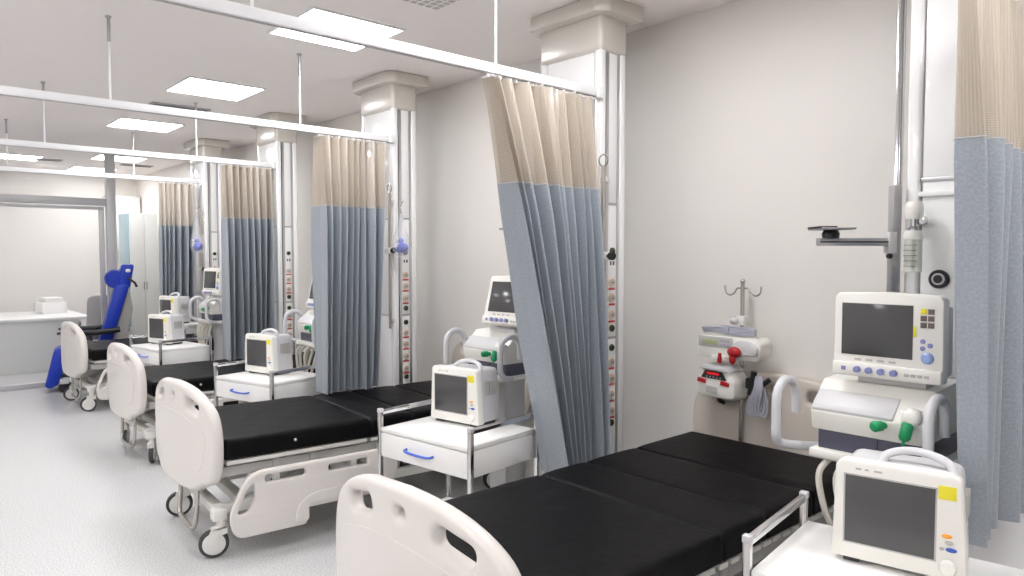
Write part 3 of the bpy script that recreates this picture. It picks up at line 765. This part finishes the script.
# ------------------------------------------------------------------ IV pole, pumps, cables
PXV, PYV = -1.975, 3.376
t = thing('iv_pole', 'steel IV pole with two hooks standing at the head of the closest bed', 'iv pole', (PXV, PYV, 0))
MB().tube([(0, 0, .30), (0, 0, 1.462)], .011, 14).obj('pole', 'steel_tube', t)
MB().ball((0, 0, 1.468), .014, 2).obj('finial', 'steel_tube', t)
for s in (-1, 1):
    MB().tube(smooth_path([(0, 0, 1.43), (s*.03, 0, 1.432), (s*.05, 0, 1.405), (s*.075, 0, 1.395), (s*.098, 0, 1.41), (s*.104, 0, 1.445)], 6), .0045, 8).obj('hook', 'steel_tube', t)
o = MB().box(-.02, .02, -.02, .02, 1.24, 1.29, .006).obj('clamp', 'device_white', t)
MB().ball((-.035, -.02, 1.262), .024, 2, (1.2, .8, .9)).obj('clamp_knob', 'device_grey', o)
MB().lathe([(0, .27), (.0145, .27), (.0145, .34), (.012, .36), (0, .36)], 16).obj('socket_sleeve', 'bed_grey', t)
# upper syringe pump
t = thing('syringe_pump', 'white syringe pump with grey display and red clip on the IV pole', 'syringe pump', (PXV-.0, PYV-.075, 1.075))
t.scale = (.92, 1, 1)
o = MB().prism([(-.2, .01), (-.2, .09), (-.185, .115), (.17, .115), (.195, .085), (.19, .03), (.17, 0), (-.19, 0)], -.055, .06, 'y', .008).obj('case', 'device_white', t)
MB().box(-.19, .03, -.059, -.05, .055, .108, .003).obj('control_panel', 'device_line', t)
MB().box(-.165, -.065, -.0605, -.055, .066, .094, .001).obj('display', 'lcd_green', t)
mb = MB()
for i in range(3):
    for j in range(2): mb.box(-.05+i*.022, -.034+i*.022, -.0615, -.056, .065+j*.02, .08+j*.02, .001)
mb.obj('key_pad', 'cable_grey', t)
mb = MB(); mb.prism(rpoly([(.02, .03, .02), (.175, .03, .02), (.185, .065, .02), (.14, .1, .03), (.06, .1, .03), (.02, .06, .02)], 5), -.075, -.05, 'y', .004); mb.obj('syringe_cover', 'device_grey', t)
MB().box(-.1, -.01, -.07, -.05, -.008, .014, .004).obj('lower_tray', 'device_white', t)
mb = MB(); mb.ball((.055, -.085, .042), .03, 2, (1.4, .8, .95)); mb.ball((.045, -.085, .01), .022, 2, (.9, .8, 1.5)); mb.tube([(.03, -.08, .04), (.08, -.085, .052)], .013, 10); mb.obj('red_clip', 'red_rubber', t)
MB().tube([(-.04, -.078, -.02), (-.035, -.082, .03)], [.013, .009], 10).obj('red_tip', 'red_rubber', t)
MB().box(.014, .055, .055, .10, .03, .09, .006).obj('pole_clamp', 'black_plastic', t)
# lower infusion pump
t = thing('infusion_pump', 'small white infusion pump with red buttons below the syringe pump', 'infusion pump', (PXV-.06, PYV-.08, .865), -8)
MB().prism([(-.125, .02), (-.12, .105), (-.085, .15), (.08, .15), (.12, .10), (.12, .02), (.1, 0), (-.1, 0)], -.06, .062, 'y', .014).obj('case', 'device_white', t)
mb = MB(); mb.prism([(-.09, .10), (-.065, .14), (.045, .14), (.075, .10)], -.066, -.055, 'y', .003); mb.obj('control_panel', 'black_plastic', t)
MB().box(-.05, .03, -.068, -.064, .121, .134).obj('digit_display', 'led_red', t)
mb = MB()
for i in range(5): mb.ball((-.05+i*.022, -.067, .109), .006, 1, (1, .4, .7))
mb.obj('key_pad', 'cable_grey', t)
for x, s in ((-.09, 1), (.06, -1)):
    mb = MB(); mb.prism([(x-.025, .075), (x+.03, .07), (x+.03, .09), (x-.02, .098)], -.068, -.055, 'y', .002); mb.obj('red_button', 'red_rubber', t)
MB().box(-.055, .015, -.066, -.055, .025, .06, .003).obj('door_latch', 'device_line', t)
MB().prism([(-.10, .148), (-.07, .172), (.06, .172), (.10, .148)], -.08, .05, 'y', .006).obj('top_cover', 'device_grey', t)
MB().box(.03, .13, .055, .075, .04, .1, .006).obj('pole_clamp', 'black_plastic', t)
MB().tube(smooth_path([(-.02, 0, .005), (-.02, 0, -.02), (.01, .0, -.028)], 4), .012, 8).obj('drip_nozzle', 'black_plastic', t)
# cables
mb = MB()
for k in range(4):
    zz = 1.203+k*.008
    mb.tube(smooth_path([(-2.135, 3.27-k*.006, zz), (-2.045, 3.262, zz+.006), (-1.975, 3.258+k*.004, zz-.001), (-1.885, 3.262, zz), (-1.845, 3.275, zz), (-1.875, 3.29, zz+.004), (-1.995, 3.285, zz+.012), (-2.095, 3.29, zz+.004), (-2.135, 3.28, zz)], 5), .006, 7)
mb.box(-1.99, -1.98, 3.25, 3.292, 1.197, 1.24, .003)
tag(mb.obj('power_cable', 'cable_grey'), 'grey coiled power cable lying on top of the syringe pump', 'cable')
t = thing('hanging_cable', 'bundled grey cable with black plug hanging beside the infusion pump', 'cable', (-.045, .02, 0))
mb = MB()
for k in range(5):
    dx = k*.008
    mb.tube(smooth_path([(-1.80+dx, 3.27, 1.0), (-1.805+dx*1.5, 3.262-k*.003, .93), (-1.84+dx*2, 3.255, .84), (-1.825+dx*2.4, 3.262, .80), (-1.80+dx*2, 3.27, .85), (-1.79+dx, 3.275, .94)], 5), .006, 7)
mb.obj('cable_bundle', 'cable_grey', t)
mb = MB(); mb.box(-1.855, -1.815, 3.26, 3.30, .93, .985, .008); mb.tube([(-1.83, 3.27, .90), (-1.81, 3.27, 1.02)], .016, 8); mb.tube(smooth_path([(-1.80, 3.27, .93), (-1.75, 3.27, .97), (-1.73, 3.28, .99)], 5), .013, 8)
mb.obj('plug', 'black_plastic', t)

# ------------------------------------------------------------------ hanging bags with blue masks
def hanging_bag(loc, label, rz=0, zt=.26, sc=1.0):
    t = thing('hanging_bag', label, 'bag', loc, rz, 'clear bags with blue masks on the columns'); t.scale = (sc, sc, sc)
    # origin at the bag bottom
    prof = [(0, 0), (.03, .004), (.055, .03), (.062, .07), (.055, .11), (.036, .16), (.022, .2), (.014, zt), (.01, zt+.03)]
    mb = MB(); bm = bmesh.new(); n = 20; rings = []
    rnd = random.Random(2)
    for r_, z in prof:
        rings.append([bm.verts.new((r_*1.25*math.cos(2*PI*k/n)*(1+.08*math.sin(5*k+z*40)), r_*.7*math.sin(2*PI*k/n), z)) for k in range(n)])
    for A, B in zip(rings, rings[1:]):
        for k in range(n): bm.faces.new((A[k], A[(k+1) % n], B[(k+1) % n], B[k]))
    bmesh.ops.remove_doubles(bm, verts=bm.verts[:], dist=1e-5)
    mb.merge(bm); mb.obj('bag_film', 'clear_plastic', t, 180)
    mb = MB(); mb.ball((.016, 0, .055), 1, 3, (.046, .028, .034)); mb.ball((.0, .0, .10), 1, 2, (.018, .018, .022)); mb.ball((-.02, .005, .04), 1, 2, (.026, .02, .02)); mb.obj('blue_mask', 'mask_blue', t)
    MB().lathe([(0, .10), (.016, .10), (.014, .13), (.02, .135), (.02, .15), (0, .15)], 14, Matrix.Translation((-.04, 0, -.04))).obj('connector', 'device_white', t)
    MB().tube(smooth_path([(0, 0, zt+.02), (0, .002, zt+.06), (-.01, .02, zt+.09), (-.02, .04, zt+.10)], 5), .004, 7).obj('hook_wire', 'steel_tube', t)
hanging_bag((-4.40, 2.86, 1.60), 'clear bag with blue mask hanging on the column by the second curtain', 10, .26, 1.1)
hanging_bag((-8.40, 2.75, 1.63), 'clear bag with blue mask hanging by the deepest curtain', 10, .26, 1.45)

# ------------------------------------------------------------------ far end: locker, treatment chair, desk, office chair, stand
t = thing('tall_locker', 'tall pale grey locker with glass side near the deepest curtain', 'locker', (-11.65, 2.86, 0), 6)
# local: front (+x) face at x=0, width along y
MB().box(-.42, 0, 0, .40, .06, 2.235, .006).obj('carcass', 'locker_grey', t)
d = MB().box(0, .02, .004, .198, .08, 2.225, .003).obj('door', 'locker_grey', t)
MB().box(.02, .032, .175, .187, 1.1, 1.22, .003).obj('handle', 'steel_tube', d)
d = MB().box(0, .02, .202, .396, .08, 2.225, .003).obj('door', 'locker_grey', t)
MB().box(.02, .032, .213, .225, 1.1, 1.22, .003).obj('handle', 'steel_tube', d)
MB().box(-.40, -.01, -.014, .0, .55, 2.225, .003).obj('glass_side', 'cyan_glass', t)
MB().box(-.40, -.02, .02, .38, 0, .06).obj('plinth', 'dark_rubber', t)

t = thing('treatment_chair', 'royal blue treatment chair with black arms and grey side cover', 'treatment chair', (-9.85, 2.15, 0), -11)
# local: faces -y; backrest at y~0
def slab(prof, x0, x1, bev): return MB().prism(prof, x0, x1, 'x', bev)
slab([(-.12, .50), (.02, .52), (.23, 1.22), (.21, 1.26), (.12, 1.26), (.08, 1.22)], -.24, .24, .025).obj('backrest', 'chair_blue', t)
slab([(.0, .42), (.08, .40), (.16, .46), (.27, .95), (.25, 1.12), (.22, 1.2), (.03, .53)], -.19, .19, .02).obj('back_cover', 'mesh_grey', t)
h = slab([(.11, 1.20), (.25, 1.20), (.30, 1.50), (.16, 1.50)], -.12, .12, .03).obj('headrest', 'chair_blue', t)
mb = MB(); mb.lathe([(0, -.1), (.10, -.1), (.115, -.07), (.115, .07), (.10, .1), (0, .1)], 24, Matrix.Translation((0, .09, 1.32)) @ rot_to((1, 0, 0))); mb.obj('neck_roll', 'chair_blue', t)
MB().tube([(.11, .22, 1.34), (.14, .30, 1.27), (.145, .32, 1.22)], .014, 8).obj('headrest_knob', 'black_plastic', h)
MB().ball((.118, .23, 1.42), .03, 2, (.4, 1, .8)).obj('headrest_badge', 'device_white', h)
slab([(-.46, .42), (-.44, .52), (-.1, .50), (.0, .52), (.02, .40), (-.1, .38)], -.25, .25, .03).obj('seat', 'chair_blue', t)
slab([(-.40, .44), (-.48, .53), (-.56, .49), (-.66, .08), (-.60, .05), (-.52, .10)], -.23, .23, .025).obj('leg_rest', 'chair_blue', t)
for s in (-1, 1):
    o = MB().tube(smooth_path([(s*.30, .12, .72), (s*.31, -.1, .70), (s*.31, -.3, .70), (s*.31, -.44, .73)], 5), [.034]*16, 10).obj('armrest', 'black_plastic', t)
    MB().tube([(s*.31, -.42, .72), (s*.31, -.52, .70)], .016, 8).obj('grip', 'dark_rubber', o)
    MB().tube([(s*.30, -.2, .68), (s*.27, -.15, .36)], .02, 8).obj('arm_post', 'dark_rubber', t)
    MB().prism([(-.05, .40), (.12, .40), (.16, .56), (.04, .60)], s*.255-.015, s*.255+.015, 'x', .01).obj('hinge_cover', 'mesh_grey', t)
mb = MB(); mb.box(-.22, .22, -.42, .2, .28, .36, .02); mb.box(-.06, .06, -.3, -.05, .15, .3, .01)
for s in (-1, 1): mb.box(s*.22-.025, s*.22+.025, -.48, .22, .13, .18, .01)
mb.box(-.22, .22, -.25, -.1, .132, .178, .01); mb.obj('base_frame', 'dull_aluminium', t)
for s in (-1, 1):
    for y in (-.46, .2):
        c = MB().box(s*.22-.03, s*.22+.03, y-.05, y+.05, .10, .16, .015).obj('castor', 'device_grey', t)
        MB().lathe([(0, -.025), (.05, -.025), (.06, -.012), (.06, .012), (.05, .025), (0, .025)], 24, Matrix.Translation((s*.22, y, .06)) @ rot_to((1, 0, 0))).obj('wheel', 'black_plastic', c)

t = thing('desk', 'white desk with raised end beyond the blue chair', 'desk', (-11.55, 2.30, 0), 0)
MB().box(-1.6, 0, -2.2, .02, .715, .75, .006).obj('top', 'cart_white', t)
for x in (-1.5, -.12): MB().box(x-.03, x+.03, -2.1, -.12, 0, .715, .004).obj('leg', 'locker_grey', t)
o = MB().box(-.6, -.16, -.95, -.25, .08, .70, .005).obj('drawer_unit', 'locker_grey', t)
t = thing('paper_box', 'small white box standing on the far desk', 'box', (-12.6, 2.0, .751), 8)
MB().box(-.18, .18, -.16, .16, 0, .16, .006).obj('body', 'cart_white', t)
MB().box(-.14, .14, -.12, .12, .16, .235, .012).obj('lid', 'device_white', t)
t = thing('office_chair', 'grey mesh office chair between the desk and the blue chair', 'office chair', (-11.3, 2.42, 0), -100)
MB().board(rpoly([(-.22, .56, .05), (.22, .56, .05), (.2, 1.06, .1), (-.2, 1.06, .1)], 6), [], .05, .018, 'y', .22).obj('backrest', 'mesh_grey', t)
MB().box(-.15, .15, .17, .2, .94, .96, .004).obj('back_bar', 'device_white', t)
MB().box(-.25, .25, -.24, .22, .45, .52, .03, 3).obj('seat', 'dark_rubber', t)
MB().tube([(0, .24, .62), (0, .2, .44), (0, .0, .43)], .025, 8).obj('back_support', 'black_plastic', t)
for s in (-1, 1): MB().tube(smooth_path([(s*.2, .05, .44), (s*.29, .05, .5), (s*.29, .05, .66), (s*.29, -.15, .68)], 5), .018, 8).obj('armrest', 'black_plastic', t)
MB().tube([(0, 0, .08), (0, 0, .45)], .028, 12).obj('gas_lift', 'black_plastic', t)
for k in range(5):
    a = 2*PI*k/5
    o = MB().tube([(0, 0, .11), (.28*math.cos(a), .28*math.sin(a), .075)], [.025, .016], 8).obj('base_leg', 'black_plastic', t)
    MB().lathe([(0, -.02), (.03, -.02), (.03, .02), (0, .02)], 16, Matrix.Translation((.28*math.cos(a), .28*math.sin(a), .03)) @ rot_to((math.sin(a), -math.cos(a), 0))).obj('castor', 'black_plastic', o)
t = thing('equipment_stand', 'slim stand with black knobs and clear tubes behind the blue chair', 'stand', (-10.75, 2.52, 0))
MB().tube([(0, 0, .06), (0, 0, 1.42)], .012, 12).obj('pole', 'steel_tube', t)
for z in (1.40, 1.14): MB().ball((0, 0, z), .032, 2).obj('knob', 'black_plastic', t)
MB().tube([(-.02, 0, 1.06), (.09, .0, 1.06)], .012, 8).obj('cross_bar', 'black_plastic', t)
for x, y in ((.06, 0), (-.06, .03), (.12, .02)): MB().lathe([(0, .45), (.03, .45), (.034, .5), (.034, .95), (.012, 1.0), (.008, 1.06), (0, 1.06)], 14, Matrix.Translation((x, y, 0))).obj('clear_tube', 'tube_glass', t)
MB().box(-.12, .16, -.06, .08, .43, .452, .004).obj('tube_tray', 'device_grey', t)
mb = MB()
for k in range(4): mb.tube([(0, 0, .06), (.2*math.cos(k*PI/2+.5), .2*math.sin(k*PI/2+.5), .02)], .013, 8)
mb.obj('foot_base', 'dull_aluminium', t)
t = thing('wall_cabinet', 'white wall cabinet at the far end between partition post and locker', 'wall cabinet', (-13.59, 3.19, 1.70))
MB().box(0, .3, -.25, .25, 0, .9, .005).obj('carcass', 'white_panel', t)
MB().box(.3, .318, -.245, .245, .005, .895, .003).obj('door', 'white_panel', t)

# ------------------------------------------------------------------ world, camera, view
wd = bpy.data.worlds.new('World'); SC.world = wd; wd.use_nodes = True
wd.node_tree.nodes['Background'].inputs[0].default_value = (1, 1, 1, 1); wd.node_tree.nodes['Background'].inputs[1].default_value = .3
cam = bpy.data.cameras.new('camera'); co = bpy.data.objects.new('camera', cam); COL.objects.link(co)
cam.sensor_width = 36.0; cam.lens = 36.0*717/1024; cam.clip_start = .05; cam.clip_end = 100
co.location = (0, 0, 1.6)
th = math.atan2(642, math.hypot(717, 32)); pitch = math.atan(32/717)
co.rotation_euler = (PI/2 - pitch, 0, PI/2 - th)
SC.camera = co
vs = SC.view_settings; SC.display_settings.display_device = 'sRGB'
vs.view_transform = 'Standard'; vs.look = 'None'; vs.gamma = 1; vs.use_curve_mapping = False; vs.exposure = 0.88
cy = SC.cycles; cy.use_denoising = True; cy.max_bounces = 10; cy.diffuse_bounces = 6; cy.glossy_bounces = 4; cy.transparent_max_bounces = 16
cy.caustics_reflective = False; cy.caustics_refractive = False; cy.sample_clamp_indirect = 6
